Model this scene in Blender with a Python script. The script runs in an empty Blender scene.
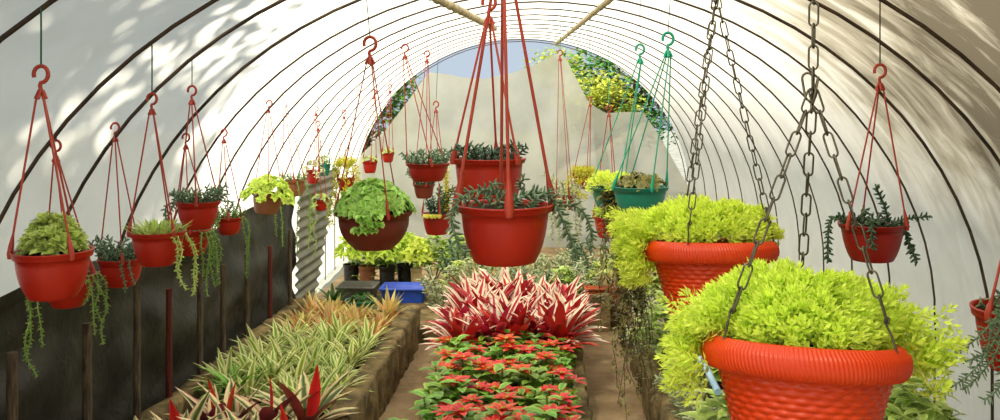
import bpy, math, random
from mathutils import Vector, Matrix, noise, Euler
PI = math.pi
rnd = random.Random(7)
scene = bpy.context.scene
COL = scene.collection
F, PX, PY, EYE = 900.0, 548.0, 105.0, 1.65

def W(px, py, y):
    return Vector(((px - PX) * y / F, y, EYE - (py - PY) * y / F))

# ------------------------------------------------------------------ mesh helper
class MB:
    def __init__(s):
        s.v = []; s.f = []; s.uv = []; s.mi = []
    def face(s, idx, uvs=None, m=0):
        s.f.append(idx); s.mi.append(m)
        s.uv.extend(uvs if uvs else [(0.5, 0.5)] * len(idx))
    def quad_strip(s, rows, uvrows=None, m=0, close=False):
        base = len(s.v); n = len(rows[0])
        for r in rows: s.v.extend(r)
        for i in range(len(rows) - 1):
            for j in range(n if close else n - 1):
                j2 = (j + 1) % n
                a, b, c, d = base + i*n + j, base + i*n + j2, base + (i+1)*n + j2, base + (i+1)*n + j
                if uvrows: u = [uvrows[i][j], uvrows[i][j2], uvrows[i+1][j2], uvrows[i+1][j]]
                else:
                    u0, u1 = j / n, (j + 1) / n
                    v0, v1 = i / max(1, len(rows)-1), (i + 1) / max(1, len(rows)-1)
                    u = [(u0, v0), (u1, v0), (u1, v1), (u0, v1)]
                s.face((a, b, c, d), u, m)
    def cap(s, ring, m=0):
        b = len(s.v); s.v.extend(ring)
        s.face(tuple(range(b, b + len(ring))), None, m)
    def box(s, c, d, m=0, mat=None):
        b = len(s.v)
        for x in (-.5, .5):
            for y in (-.5, .5):
                for z in (-.5, .5):
                    p = Vector((x*d[0], y*d[1], z*d[2]))
                    if mat: p = mat @ p
                    s.v.append((p[0]+c[0], p[1]+c[1], p[2]+c[2]))
        for q in ((0,1,3,2),(4,6,7,5),(0,4,5,1),(2,3,7,6),(0,2,6,4),(1,5,7,3)):
            s.face(tuple(b+i for i in q), [(0,0),(1,0),(1,1),(0,1)], m)
    def tube(s, pts, r, n=6, m=0, caps=True, closed=False):
        pts = [Vector(p) for p in pts]; rows = []
        N = len(pts); up = None
        for i, p in enumerate(pts):
            if closed: t = pts[(i+1) % N] - pts[i-1]
            else: t = pts[min(i+1, N-1)] - pts[max(i-1, 0)]
            if t.length < 1e-9: t = Vector((0,0,1))
            t.normalize()
            if up is None: up = t.orthogonal().normalized()
            else:
                up = up - t * up.dot(t)
                up = up.normalized() if up.length > 1e-6 else t.orthogonal().normalized()
            sd = t.cross(up)
            rr = r[i] if isinstance(r, (list, tuple)) else r
            rows.append([tuple(p + up*(rr*math.cos(2*PI*k/n)) + sd*(rr*math.sin(2*PI*k/n))) for k in range(n)])
        if closed: rows.append(rows[0])
        s.quad_strip(rows, None, m, True)
        if caps and not closed:
            s.cap(rows[0][::-1], m); s.cap(rows[-1], m)
    def lathe(s, prof, n=32, m=0, rf=None, capb=True):
        rows = []
        for (r, z) in prof:
            row = []
            for k in range(n):
                th = 2*PI*k/n
                rr = r + (rf(th, r, z) if rf else 0)
                row.append((rr*math.cos(th), rr*math.sin(th), z))
            rows.append(row)
        s.quad_strip(rows, None, m, True)
        if capb: s.cap(rows[0][::-1], m)
    def leaf(s, p, d, up, L, w, droop=.3, seg=4, cup=.15, prof=None, m=0, twist=0):
        """a bent leaf blade, three vertices wide; u runs across, v from stalk to tip"""
        p = Vector(p); d = Vector(d).normalized()
        side = d.cross(Vector(up))
        if side.length < 1e-4: side = d.orthogonal()
        side.normalize()
        nr = side.cross(d).normalized()
        rows = []; uvr = []
        step = L / seg
        for i in range(seg + 1):
            t = i / seg
            ww = w * (prof(t) if prof else math.sin(PI * min(1, .12 + .88*t)) ** .8 if t < 1 else 0.02) * .5
            if twist: sd = (Matrix.Rotation(twist*t, 3, d) @ side)
            else: sd = side
            rows.append([tuple(p - sd*ww + nr*(cup*ww)), tuple(p), tuple(p + sd*ww + nr*(cup*ww))])
            uvr.append([(0, t), (.5, t), (1, t)])
            p = p + d*step
            R = Matrix.Rotation(-droop/seg, 3, side)
            d = R @ d; nr = R @ nr
        s.quad_strip(rows, uvr, m)
    def chip(s, p, d, side, L, w, m=0):
        """a small pointed leaf, folded along its rib"""
        nr = side.cross(d)
        b = len(s.v); q = p + d*(L*.5)
        s.v.extend([tuple(p), tuple(q - side*(w*.5) + nr*(w*.25)), tuple(p + d*L + nr*(L*.05)), tuple(q + side*(w*.5) + nr*(w*.25))])
        s.face((b, b+1, b+2), [(.5,0),(0,.5),(.5,1)], m)
        s.face((b, b+2, b+3), [(.5,0),(.5,1),(1,.5)], m)
    def plump(s, p, d, L, w, m=0):
        """a fat succulent leaf"""
        a = d.orthogonal().normalized(); c = d.cross(a)
        rows = []
        for t, k in ((0,.35),(.3,.95),(.7,.85),(1,.1)):
            rows.append([tuple(p + d*(L*t) + (a*math.cos(q*PI/2.5) + c*math.sin(q*PI/2.5))*(w*.5*k)) for q in range(5)])
        s.quad_strip(rows, None, m, True)
    def build(s, name, mats, parent=None, smooth=True, loc=None):
        me = bpy.data.meshes.new(name)
        me.from_pydata(s.v, [], s.f)
        if not isinstance(mats, (list, tuple)): mats = [mats]
        for mt in mats: me.materials.append(mt)
        me.polygons.foreach_set('material_index', s.mi)
        if smooth: me.polygons.foreach_set('use_smooth', [True]*len(s.f))
        uvl = me.uv_layers.new(name='UVMap')
        flat = [c for uv in s.uv for c in uv]
        uvl.data.foreach_set('uv', flat)
        me.update()
        o = bpy.data.objects.new(name, me); COL.objects.link(o)
        if parent: o.parent = parent
        if loc is not None: o.location = loc
        return o

def tag(o, label, cat, group=None, kind=None):
    o['label'] = label; o['category'] = cat
    if group: o['group'] = group
    if kind: o['kind'] = kind
    return o
def empty(name, loc, label, cat, group=None, rz=0):
    o = bpy.data.objects.new(name, None); COL.objects.link(o)
    o.empty_display_size = .05
    o.location = loc; o.rotation_euler = (0, 0, rz)
    return tag(o, label, cat, group)
def struct(o):
    o['kind'] = 'structure'; return o
def copy_tree(o, parent=None):
    c = o.copy(); COL.objects.link(c); c.parent = parent
    for ch in list(o.children): copy_tree(ch, c)
    return c
ORD = ['zeroth','first','second','third','fourth','fifth','sixth','seventh','eighth','ninth','tenth','eleventh','twelfth','thirteenth','fourteenth','fifteenth','sixteenth','seventeenth','eighteenth','nineteenth','twentieth']

# ------------------------------------------------------------------ materials
def lin(h):
    c = [int(h[i:i+2], 16)/255 for i in (0, 2, 4)]
    return tuple((x/12.92 if x <= .04045 else ((x+.055)/1.055)**2.4) for x in c) + (1,)
def newmat(name):
    m = bpy.data.materials.new(name); m.use_nodes = True
    nt = m.node_tree; nt.nodes.clear()
    out = nt.nodes.new('ShaderNodeOutputMaterial')
    return m, nt, out
def N(nt, t, **kw):
    n = nt.nodes.new(t)
    for k, v in kw.items():
        if k.startswith('i_'): n.inputs[k[2:].replace('_', ' ')].default_value = v
        else: setattr(n, k, v)
    return n
def ramp(nt, stops):
    r = nt.nodes.new('ShaderNodeValToRGB')
    e = r.color_ramp.elements
    while len(e) < len(stops): e.new(.5)
    for el, (p, c) in zip(e, stops): el.position = p; el.color = c
    return r
def solid(name, c1, c2=None, scale=20, rough=.5, bump=0, bscale=None, spec=.4, metal=0, detail=4, stretch=None):
    m, nt, out = newmat(name); L = nt.links.new
    b = N(nt, 'ShaderNodeBsdfPrincipled'); L(b.outputs[0], out.inputs[0])
    b.inputs['Roughness'].default_value = rough; b.inputs['Metallic'].default_value = metal
    b.inputs['Specular IOR Level'].default_value = spec
    tc = N(nt, 'ShaderNodeTexCoord'); vec = tc.outputs['Object']
    if stretch:
        mp = N(nt, 'ShaderNodeMapping'); mp.inputs['Scale'].default_value = stretch
        L(vec, mp.inputs[0]); vec = mp.outputs[0]
    if c2:
        nz = N(nt, 'ShaderNodeTexNoise'); nz.inputs['Scale'].default_value = scale; nz.inputs['Detail'].default_value = detail
        L(vec, nz.inputs['Vector'])
        r = ramp(nt, [(.35, lin(c1)), (.68, lin(c2))]); L(nz.outputs[0], r.inputs[0]); L(r.outputs[0], b.inputs['Base Color'])
    else: b.inputs['Base Color'].default_value = lin(c1)
    if bump:
        nb = N(nt, 'ShaderNodeTexNoise'); nb.inputs['Scale'].default_value = bscale or scale*2; nb.inputs['Detail'].default_value = 5
        L(vec, nb.inputs['Vector'])
        bp = N(nt, 'ShaderNodeBump'); bp.inputs['Strength'].default_value = bump; bp.inputs['Distance'].default_value = .02
        L(nb.outputs[0], bp.inputs['Height']); L(bp.outputs[0], b.inputs['Normal'])
    return m
def leafmat(name, stops, vstops=None, vmix=0.5, trans=.3, rand=.25, hue=.02, back=None, stripes=0, rough=.45):
    """leaf colour laid out across the blade (u), optionally along it (v)"""
    m, nt, out = newmat(name); L = nt.links.new
    uv = N(nt, 'ShaderNodeUVMap'); sp = N(nt, 'ShaderNodeSeparateXYZ'); L(uv.outputs[0], sp.inputs[0])
    a = N(nt, 'ShaderNodeMath', operation='MULTIPLY_ADD'); L(sp.outputs[0], a.inputs[0]); a.inputs[1].default_value = 2; a.inputs[2].default_value = -1
    ab = N(nt, 'ShaderNodeMath', operation='ABSOLUTE'); L(a.outputs[0], ab.inputs[0])
    geo = N(nt, 'ShaderNodeNewGeometry')
    nz = N(nt, 'ShaderNodeTexNoise', noise_dimensions='4D'); nz.inputs['Scale'].default_value = 1.0; nz.inputs['Detail'].default_value = 2
    mp = N(nt, 'ShaderNodeMapping'); mp.inputs['Scale'].default_value = (6 if not stripes else stripes, 1.5, 1)
    L(uv.outputs[0], mp.inputs[0]); L(mp.outputs[0], nz.inputs['Vector'])
    wm = N(nt, 'ShaderNodeMath', operation='MULTIPLY'); L(geo.outputs['Random Per Island'], wm.inputs[0]); wm.inputs[1].default_value = 40
    L(wm.outputs[0], nz.inputs['W'])
    off = N(nt, 'ShaderNodeMath', operation='MULTIPLY_ADD'); L(nz.outputs[0], off.inputs[0]); off.inputs[1].default_value = .9 if stripes else .45; off.inputs[2].default_value = -.45 if stripes else -.22
    sm = N(nt, 'ShaderNodeMath', operation='ADD', use_clamp=True); L(ab.outputs[0], sm.inputs[0]); L(off.outputs[0], sm.inputs[1])
    r = ramp(nt, [(p, lin(c)) for p, c in stops]); L(sm.outputs[0], r.inputs[0])
    col = r.outputs[0]
    if vstops:
        rv = ramp(nt, [(p, lin(c)) for p, c in vstops]); L(sp.outputs[1], rv.inputs[0])
        mx = N(nt, 'ShaderNodeMix', data_type='RGBA'); mx.inputs[0].default_value = vmix
        L(col, mx.inputs[6]); L(rv.outputs[0], mx.inputs[7]); col = mx.outputs[2]
    if back:
        mb = N(nt, 'ShaderNodeMix', data_type='RGBA'); L(geo.outputs['Backfacing'], mb.inputs[0])
        L(col, mb.inputs[6]); mb.inputs[7].default_value = lin(back); col = mb.outputs[2]
    hs = N(nt, 'ShaderNodeHueSaturation')
    mr = N(nt, 'ShaderNodeMapRange'); L(geo.outputs['Random Per Island'], mr.inputs[0]); mr.inputs[3].default_value = 1-rand; mr.inputs[4].default_value = 1+rand*.6
    oi = N(nt, 'ShaderNodeObjectInfo')
    mh = N(nt, 'ShaderNodeMapRange'); L(oi.outputs['Random'], mh.inputs[0]); mh.inputs[3].default_value = .5-hue; mh.inputs[4].default_value = .5+hue
    L(mr.outputs[0], hs.inputs['Value']); L(mh.outputs[0], hs.inputs['Hue']); L(col, hs.inputs['Color']); col = hs.outputs[0]
    b = N(nt, 'ShaderNodeBsdfPrincipled'); b.inputs['Roughness'].default_value = rough; b.inputs['Specular IOR Level'].default_value = .35
    L(col, b.inputs['Base Color'])
    tr = N(nt, 'ShaderNodeBsdfTranslucent'); L(col, tr.inputs[0])
    ms = N(nt, 'ShaderNodeMixShader'); ms.inputs[0].default_value = trans
    L(b.outputs[0], ms.inputs[1]); L(tr.outputs[0], ms.inputs[2]); L(ms.outputs[0], out.inputs[0])
    return m

def film_mat():
    m, nt, out = newmat('greenhouse_film'); L = nt.links.new
    tc = N(nt, 'ShaderNodeTexCoord')
    sep = N(nt, 'ShaderNodeSeparateXYZ'); L(tc.outputs['Object'], sep.inputs[0])
    # streaky algae and dust that settled on the film, heaviest on the damp shaded side near the entrance
    mp = N(nt, 'ShaderNodeMapping'); mp.inputs['Scale'].default_value = (1.1, 4.2, 1.6); mp.inputs['Rotation'].default_value = (.35, .1, .45)
    L(tc.outputs['Object'], mp.inputs[0])
    n1 = N(nt, 'ShaderNodeTexNoise'); n1.inputs['Scale'].default_value = 2.0; n1.inputs['Detail'].default_value = 8; n1.inputs['Roughness'].default_value = .62; n1.inputs['Distortion'].default_value = .7
    L(mp.outputs[0], n1.inputs['Vector'])
    gx = N(nt, 'ShaderNodeMapRange'); L(sep.outputs[0], gx.inputs[0]); gx.inputs[1].default_value = .2; gx.inputs[2].default_value = 1.5; gx.inputs[3].default_value = 0; gx.inputs[4].default_value = 1.15
    gy = N(nt, 'ShaderNodeMapRange'); L(sep.outputs[1], gy.inputs[0]); gy.inputs[1].default_value = 2.4; gy.inputs[2].default_value = 5.2; gy.inputs[3].default_value = 1; gy.inputs[4].default_value = .12
    gz = N(nt, 'ShaderNodeMapRange'); L(sep.outputs[2], gz.inputs[0]); gz.inputs[1].default_value = 1.0; gz.inputs[2].default_value = 1.6; gz.inputs[3].default_value = .25; gz.inputs[4].default_value = 1
    g = N(nt, 'ShaderNodeMath', operation='MULTIPLY'); L(gx.outputs[0], g.inputs[0]); L(gy.outputs[0], g.inputs[1])
    g2 = N(nt, 'ShaderNodeMath', operation='MULTIPLY'); L(g.outputs[0], g2.inputs[0]); L(gz.outputs[0], g2.inputs[1])
    nn = N(nt, 'ShaderNodeMapRange'); L(n1.outputs[0], nn.inputs[0]); nn.inputs[1].default_value = .3; nn.inputs[2].default_value = .7; nn.inputs[3].default_value = 0; nn.inputs[4].default_value = 1
    ml = N(nt, 'ShaderNodeMath', operation='MULTIPLY_ADD'); L(nn.outputs[0], ml.inputs[0]); L(g2.outputs[0], ml.inputs[1])
    m3 = N(nt, 'ShaderNodeMath', operation='MULTIPLY'); L(g2.outputs[0], m3.inputs[0]); m3.inputs[1].default_value = .5
    L(m3.outputs[0], ml.inputs[2])
    n2 = N(nt, 'ShaderNodeTexNoise'); n2.inputs['Scale'].default_value = 5; n2.inputs['Detail'].default_value = 6; L(tc.outputs['Object'], n2.inputs['Vector'])
    ad = N(nt, 'ShaderNodeMath', operation='MULTIPLY_ADD', use_clamp=True); L(n2.outputs[0], ad.inputs[0]); ad.inputs[1].default_value = .24; L(ml.outputs[0], ad.inputs[2])
    r = ramp(nt, [(0, lin('FBF7EA')), (.32, lin('DDD6C6')), (.65, lin('A69C86')), (1, lin('6C6250'))]); L(ad.outputs[0], r.inputs[0])
    tr = N(nt, 'ShaderNodeBsdfTranslucent'); L(r.outputs[0], tr.inputs[0])
    df = N(nt, 'ShaderNodeBsdfDiffuse'); L(r.outputs[0], df.inputs[0])
    tp = N(nt, 'ShaderNodeBsdfTransparent'); L(r.outputs[0], tp.inputs[0])
    a = N(nt, 'ShaderNodeMixShader'); a.inputs[0].default_value = .25; L(tr.outputs[0], a.inputs[1]); L(df.outputs[0], a.inputs[2])
    b = N(nt, 'ShaderNodeMixShader'); b.inputs[0].default_value = .1; L(a.outputs[0], b.inputs[1]); L(tp.outputs[0], b.inputs[2])
    L(b.outputs[0], out.inputs[0])
    return m
def cloth_mat(name, c1, c2, trans, transp):
    m, nt, out = newmat(name); L = nt.links.new
    tc = N(nt, 'ShaderNodeTexCoord'); nz = N(nt, 'ShaderNodeTexNoise'); nz.inputs['Scale'].default_value = 2.5; nz.inputs['Detail'].default_value = 6
    L(tc.outputs['Object'], nz.inputs['Vector'])
    r = ramp(nt, [(.3, lin(c1)), (.7, lin(c2))]); L(nz.outputs[0], r.inputs[0])
    tr = N(nt, 'ShaderNodeBsdfTranslucent'); L(r.outputs[0], tr.inputs[0])
    df = N(nt, 'ShaderNodeBsdfDiffuse'); L(r.outputs[0], df.inputs[0])
    tp = N(nt, 'ShaderNodeBsdfTransparent')
    a = N(nt, 'ShaderNodeMixShader'); a.inputs[0].default_value = 1-trans; L(tr.outputs[0], a.inputs[1]); L(df.outputs[0], a.inputs[2])
    b = N(nt, 'ShaderNodeMixShader'); b.inputs[0].default_value = transp; L(a.outputs[0], b.inputs[1]); L(tp.outputs[0], b.inputs[2])
    L(b.outputs[0], out.inputs[0])
    return m

M = {}
M['red'] = solid('red_plastic', '9C1A0A', 'AC220E', 6, .42, .06, 30)
M['deepred'] = solid('deep_red_plastic', '8A160C', '981C12', 6, .42, .06, 30)
M['orange'] = solid('orange_red_plastic', 'BE3206', 'CC3E0A', 5, .38, .05, 60)
M['brown'] = solid('brown_plastic', '5E2416', '743020', 6, .4, .05, 30)
M['tan'] = solid('tan_brown_plastic', '8A5236', '9A6244', 6, .5, .05, 30)
M['teal'] = solid('teal_plastic', '1F7A66', '2B8C76', 6, .4, .05, 30)
M['blue'] = solid('blue_plastic', '2348B4', '2E58CC', 6, .4)
M['redcord'] = solid('red_hanger_plastic', '983020', 'A83A26', 8, .45)
M['tealcord'] = solid('teal_cord', '148A6C', '1FA07E', 8, .6)
M['greencord'] = solid('dark_green_cord', '1E4A34', '2A5C44', 8, .6)
M['wire'] = solid('dark_wire', '2A2620', '3A342A', 40, .5, metal=.6)
M['chain'] = solid('grey_steel', '4A463C', '6A6454', 60, .4, metal=.85)
M['hoop'] = solid('hoop_steel', '2A1E14', '4A3624', 12, .6)
M['bamboo'] = solid('bamboo_cane', 'A89868', '6E5E36', 14, .55, .3, 40)
M['soil'] = solid('potting_soil', '1E140C', '40301E', 60, .9, .8, 120, spec=.1)
M['ground'] = solid('path_earth', '7E6A50', 'A48E70', 5, .95, .6, 30, spec=.1, detail=8)
M['outground'] = solid('outside_dry_ground', '74756E', '8C8D84', 3, .95, .4, 20, spec=.1)
M['stone'] = solid('rough_stone', '4C4430', '8E7A54', 9, .9, .9, 26, spec=.15, detail=8)
M['blackcloth'] = solid('black_weed_cloth', '1B1A15', '33312A', 4, .55, .5, 14, spec=.35, detail=8)
M['stake'] = solid('weathered_stake', '3A3024', '6A5A44', 20, .8, .5, 40, stretch=(6, 6, .6))
M['redstake'] = solid('red_painted_stake', '4A1A12', '6E2C1C', 20, .8, .5, 40, stretch=(6, 6, .6))
M['zinc'] = solid('dull_zinc', '6E6C64', '8C8A7E', 6, .5, .1, 40, metal=.35)
M['greytub'] = solid('grey_plastic', '4A4A42', '5A5A50', 6, .5)
M['bag'] = solid('black_nursery_bag', '181612', '2A2620', 12, .45, .5, 30)
M['brownbag'] = solid('brown_clay', '7A4A30', '8E5A3C', 12, .7, .2, 30)
M['palepot'] = solid('pale_clay', 'B8A478', 'CCB88C', 12, .7, .2, 30)
M['terra'] = solid('terracotta', 'B0502C', 'C8683E', 12, .75, .2, 30)
M['board'] = solid('grey_board', '6A5A4A', '8E7C68', 12, .85, .4, 30, stretch=(8, 1, 8))
M['pipe'] = solid('pale_blue_pipe', '7FA6C8', '9ABCD8', 12, .4)
M['bark'] = solid('bark', '4A3A28', '6A563C', 12, .9, .8, 30)
M['film'] = film_mat()
M['endcloth'] = cloth_mat('end_shade_net', 'C6C4B2', 'E0DECE', .62, .14)

M['lime'] = leafmat('lime_sedum_leaf', [(0, 'DAF046'), (1, 'F2FA8C')], trans=.42, rand=.2, hue=.006)
M['limeb'] = leafmat('lime_leaf', [(0, 'AECC34'), (1, 'D6EA66')], trans=.35, rand=.3, hue=.015)
M['yellow'] = leafmat('yellow_green_leaf', [(0, 'B8B820'), (1, 'E6E060')], trans=.4, rand=.25, hue=.01)
M['green'] = leafmat('mid_green_leaf', [(0, '8EBE40'), (.7, 'AED45E'), (1, 'CCE68C')], trans=.3, rand=.35, hue=.015)
M['lettuce'] = leafmat('pale_green_leaf', [(0, 'A4C454'), (1, 'D2E08C')], trans=.3, rand=.3, hue=.015)
M['dark'] = leafmat('dark_green_leaf', [(0, '274A18'), (1, '45702A')], trans=.25, rand=.35, hue=.02)
M['burro'] = leafmat('blue_green_succulent', [(0, '4E6A50'), (1, '7E9874')], trans=.1, rand=.3, hue=.01)
M['darkburro'] = leafmat('dark_blue_green_succulent', [(0, '2E4A38'), (1, '567258')], trans=.1, rand=.3, hue=.01)
M['pearl'] = leafmat('trailing_green_succulent', [(0, '5E8434'), (1, '8CAA54')], trans=.2, rand=.3, hue=.01)
M['palesuc'] = leafmat('pale_grey_green_leaf', [(0, 'A2AE80'), (1, 'D2D8B4')], trans=.2, rand=.3, hue=.015)
M['twig'] = leafmat('olive_vine_leaf', [(0, '5E5E2C'), (1, '96904E')], trans=.2, rand=.4, hue=.02)
M['stem'] = solid('green_stem', '5A6A2A', '7A8440', 30, .6)
M['darkstem'] = solid('brown_vine_stem', '33261A', '52402A', 30, .7)
M['tricolor'] = leafmat('tricolour_leaf', [(0, '44562C'), (.34, '6A7A44'), (.52, 'DCD09A'), (.85, 'EEE2B0'), (1, 'D68A78')], trans=.2, rand=.3, hue=.015, back='823038', stripes=9)
M['youngred'] = leafmat('young_red_leaf', [(0, 'C01C1C'), (1, 'E0382C')], trans=.35, rand=.2, hue=.01)
M['spider'] = leafmat('white_edged_leaf', [(0, '6E9434'), (.4, '98B44A'), (.58, 'E4E49C'), (1, 'F2EEB4')], trans=.3, rand=.25, hue=.015)
M['redspider'] = leafmat('red_flushed_leaf', [(0, '8EA83C'), (.4, 'B8C05C'), (.6, 'F2E8AC'), (1, 'E88A68')], vstops=[(0, 'E8442E'), (.45, 'E8906A'), (1, 'B4C85C')], vmix=.5, trans=.3, rand=.3, hue=.025)
M['triostar'] = leafmat('pink_and_white_leaf', [(0, 'A81C2A'), (.24, 'D43646'), (.36, 'EC9084'), (.46, 'FAF0DA'), (1, 'F0E8CC')], trans=.25, rand=.3, hue=.01, back='B41E34', stripes=7)
M['crimson'] = leafmat('crimson_leaf', [(0, '8A1620'), (.6, 'C82A3A'), (1, 'E46A5C')], trans=.25, rand=.35, hue=.01)
M['bract'] = leafmat('scarlet_bract', [(0, 'D82A1C'), (.7, 'EC4630'), (1, 'F4845A')], trans=.3, rand=.25, hue=.012)
M['coleus'] = leafmat('bright_green_leaf', [(0, '5A9A28'), (.7, '86BC40'), (1, 'BCDA66')], trans=.3, rand=.35, hue=.02)
M['treeleaf'] = leafmat('tree_leaf', [(0, '3E6A20'), (1, '6E9A38')], trans=.35, rand=.4, hue=.03)
M['treelime'] = leafmat('sunny_tree_leaf', [(0, '7E9A28'), (1, 'B8C850')], trans=.35, rand=.4, hue=.03)

# ------------------------------------------------------------------ the tunnel
A, B_, ZC = 1.95, 1.70, .60
def axis(y): return -.30*max(0, min(1.15, (y-4)/6.5))**1.2      # the tunnel bends slightly
def bh(y): return B_ + .13*max(0, min(1.1, (y-4.5)/6))
def zs(x, y=0):
    return ZC + bh(y)*math.sqrt(max(0, 1-((x-axis(y))/A)**2))
def arch(t, a=A, b=B_):      # t 0..1 from the -x foot over the ridge to the +x foot
    L = .22
    if t < L/2: return (-a, ZC*(t/(L/2)))
    if t > 1-L/2: return (a, ZC*((1-t)/(L/2)))
    th = PI - PI*(t-L/2)/(1-L)
    return (a*math.cos(th), ZC + b*math.sin(th))
END = 10.5
HOOPS = [1.55, 2.15, 2.86, 3.28, 3.87, 4.42, 4.95, 5.5, 6.0, 6.5, 7.0, 7.5, 8.0, 8.5, 9.0, 9.5, 10.0, 10.46]

mb = MB(); rows = []; uvr = []
NY, NT = 170, 72
for i in range(NY+1):
    y = -1.2 + (END + 1.2)*i/NY
    nd = min(abs(y-h) for h in HOOPS); sag = .018*min(1, nd/.25)
    r = []
    for j in range(NT+1):
        t = j/NT; x, z = arch(t, A, bh(y))
        k = noise.noise(Vector((x*1.5, y*1.6, z*1.5)))*.016
        s = 1 - (sag*.6 + k*.5)/1.9
        r.append((x*s+axis(y), y, ZC+(z-ZC)*s if z > ZC else z))
    rows.append(r)
mb.quad_strip(rows)
struct(mb.build('ceiling', M['film']))

NH = len(HOOPS)
for i, y in enumerate(HOOPS):
    mb = MB()
    rr = .007 if y < 4 else .0055 if y < 6 else .0048
    pts = []
    for j in range(49):
        x, z = arch(j/48, A-.04, bh(y)-.04); x += axis(y)
        w = noise.noise(Vector((x*.8, y*3, z*.8)))*.02
        pts.append((x, y + w, max(0.0, z)))
    mb.tube(pts, rr, 8)
    n = NH - i
    lab = ('thin dark arched roof hoop against the end net' if n == 1 else
           f'dark steel roof hoop arching over the beds, {ORD[n]} from the end net')
    tag(mb.build('roof_hoop', M['hoop']), lab, 'hoop', 'roof hoops')

# ground
def grid(name, x0, x1, y0, y1, nx, ny, zf, mat, xf=None):
    mb = MB(); rows = []
    for i in range(ny+1):
        y = y0+(y1-y0)*i/ny
        rows.append([(x0+(x1-x0)*j/nx, y, zf(x0+(x1-x0)*j/nx, y)) for j in range(nx+1)])
    mb.quad_strip(rows)
    return mb.build(name, mat)
struct(grid('floor', -2.0, 2.0, -1.2, END+.3, 60, 120, lambda x, y: .012*noise.noise(Vector((x*3, y*3, 0))), M['ground']))
struct(grid('ground', -45, 45, -30, 60, 2, 2, lambda x, y: -.06, M['outground']))

# black cloth wall
mb = MB(); rows = []
for i in range(121):
    y = .6 + 5.9*i/120
    top = 1.0 + .03*math.sin(y*2.3) + .02*noise.noise(Vector((y*2, 4, 1)))
    r = []
    for j in range(37):
        z = top*j/36
        w = .035*noise.noise(Vector((y*1.2, z*3.5, 3))) + .035*noise.noise(Vector((y*3.5, z*7, 9)))
        w += .03*math.sin(z*14 + 2.5*noise.noise(Vector((y*.9, 0, 5))))*max(0, noise.noise(Vector((y*.7, z, 12)))+.3)
        r.append((-1.83 + w, y, z))
    rows.append(r)
mb.quad_strip(rows)
struct(mb.build('wall_left', M['blackcloth']))

# end net
PTS = [(340, 190), (365, 152), (385, 134), (408, 104), (430, 73), (445, 74), (465, 78), (485, 79), (510, 74), (535, 65), (553, 56), (560, 53), (566, 60), (588, 103), (605, 113), (625, 112), (642, 112), (655, 131), (672, 160), (690, 192), (712, 240)]
TOP = [(W(a, b, END).x, W(a, b, END).z) for a, b in PTS]
def topz(x):
    if x <= TOP[0][0]: return TOP[0][1]
    for (xa, za), (xb, zb) in zip(TOP, TOP[1:]):
        if x <= xb: return za + (zb-za)*(x-xa)/(xb-xa)
    return TOP[-1][1]
mb = MB(); rows = []
x0, x1 = TOP[0][0], TOP[-1][0]
for j in range(41):
    v = j/40; r = []
    for i in range(141):
        x = x0 + (x1-x0)*i/140
        z = topz(x)*v
        d = .09*noise.noise(Vector((x*1.6, z*.7, 2))) + .05*math.sin((x-.1)*6 + z*2.0)*v + .02*noise.noise(Vector((x*5, z*2, 7)))
        d += .05*math.exp(-((z-.9-(x-.1)*.55)/.06)**2)*(1 if x > .1 else 0)
        r.append((x, END - .06 + d - .08*v, z))
    rows.append(r)
mb.quad_strip(rows)
struct(mb.build('wall_back', M['endcloth']))

# ridge bamboos
for (a, b, lab) in (((430, -6, 4.2), (494, 28, 7.2), 'mottled bamboo cane tied under the roof hoops on the black wall side'),
                    ((616, -6, 4.5), (556, 44, 9.6), 'pale bamboo cane tied under the roof hoops, running to the peak of the end net')):
    p, q = W(*a), W(*b); mb = MB()
    p.z = min(p.z, zs(p.x, p.y)-.07); q.z = min(q.z, zs(q.x, q.y)-.07)
    n = 14; pts = []; rs = []
    for i in range(n+1):
        for dd, k in ((-.012, 1), (0, 1.25), (.012, 1)):
            t = min(1, max(0, i/n + dd)); pts.append(p.lerp(q, t)); rs.append((.022 if p.x < 0 else .017)*k)
    mb.tube(pts, rs, 8); tag(mb.build('bamboo_cane', M['bamboo']), lab, 'cane')
# stakes in front of the black cloth
ST = [(12, .84, 0), (87, .82, 0), (137, 1.02, 0), (169, .80, 1), (200, .80, 0), (223, .79, 0), (247, .78, 0), (270, .76, 1), (290, .8, 0)]
for i, (px, h, red) in enumerate(ST):
    y = F*1.755/(PX-px); mb = MB()
    n = 8
    pts = [(-1.755 + .006*noise.noise(Vector((k, i, 0))), y + .006*noise.noise(Vector((k, i, 5))), h*k/n) for k in range(n+1)]
    mb.tube(pts, [.021 - .004*k/n for k in range(n+1)] if i < 2 else [.017 - .003*k/n for k in range(n+1)], 8)
    tag(mb.build('wooden_stake', M['redstake' if red else 'stake']), ('reddish ' if red else 'grey weathered ') + f'wooden stake against the black wall, {ORD[i+1]} in from the entrance', 'stake', 'stakes along the black wall')
# corrugated sheet
mb = MB()
for sgn, off in ((1, 0), (-1, .004)):
    rows = []
    for j in range(141):
        v = j/140; r = []
        for i in range(9):
            u = i/8
            r.append((-1.795 + .03*v + .012*math.sin(v*2*PI*15) - off, 6.40 + u*(.42 + .75*v), .02 + 1.1*v))
        rows.append(r if sgn == 1 else r[::-1])
    mb.quad_strip(rows)
tag(mb.build('corrugated_sheet', M['zinc']), 'dull corrugated metal sheet standing at the end of the black wall', 'metal sheet')

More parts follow.
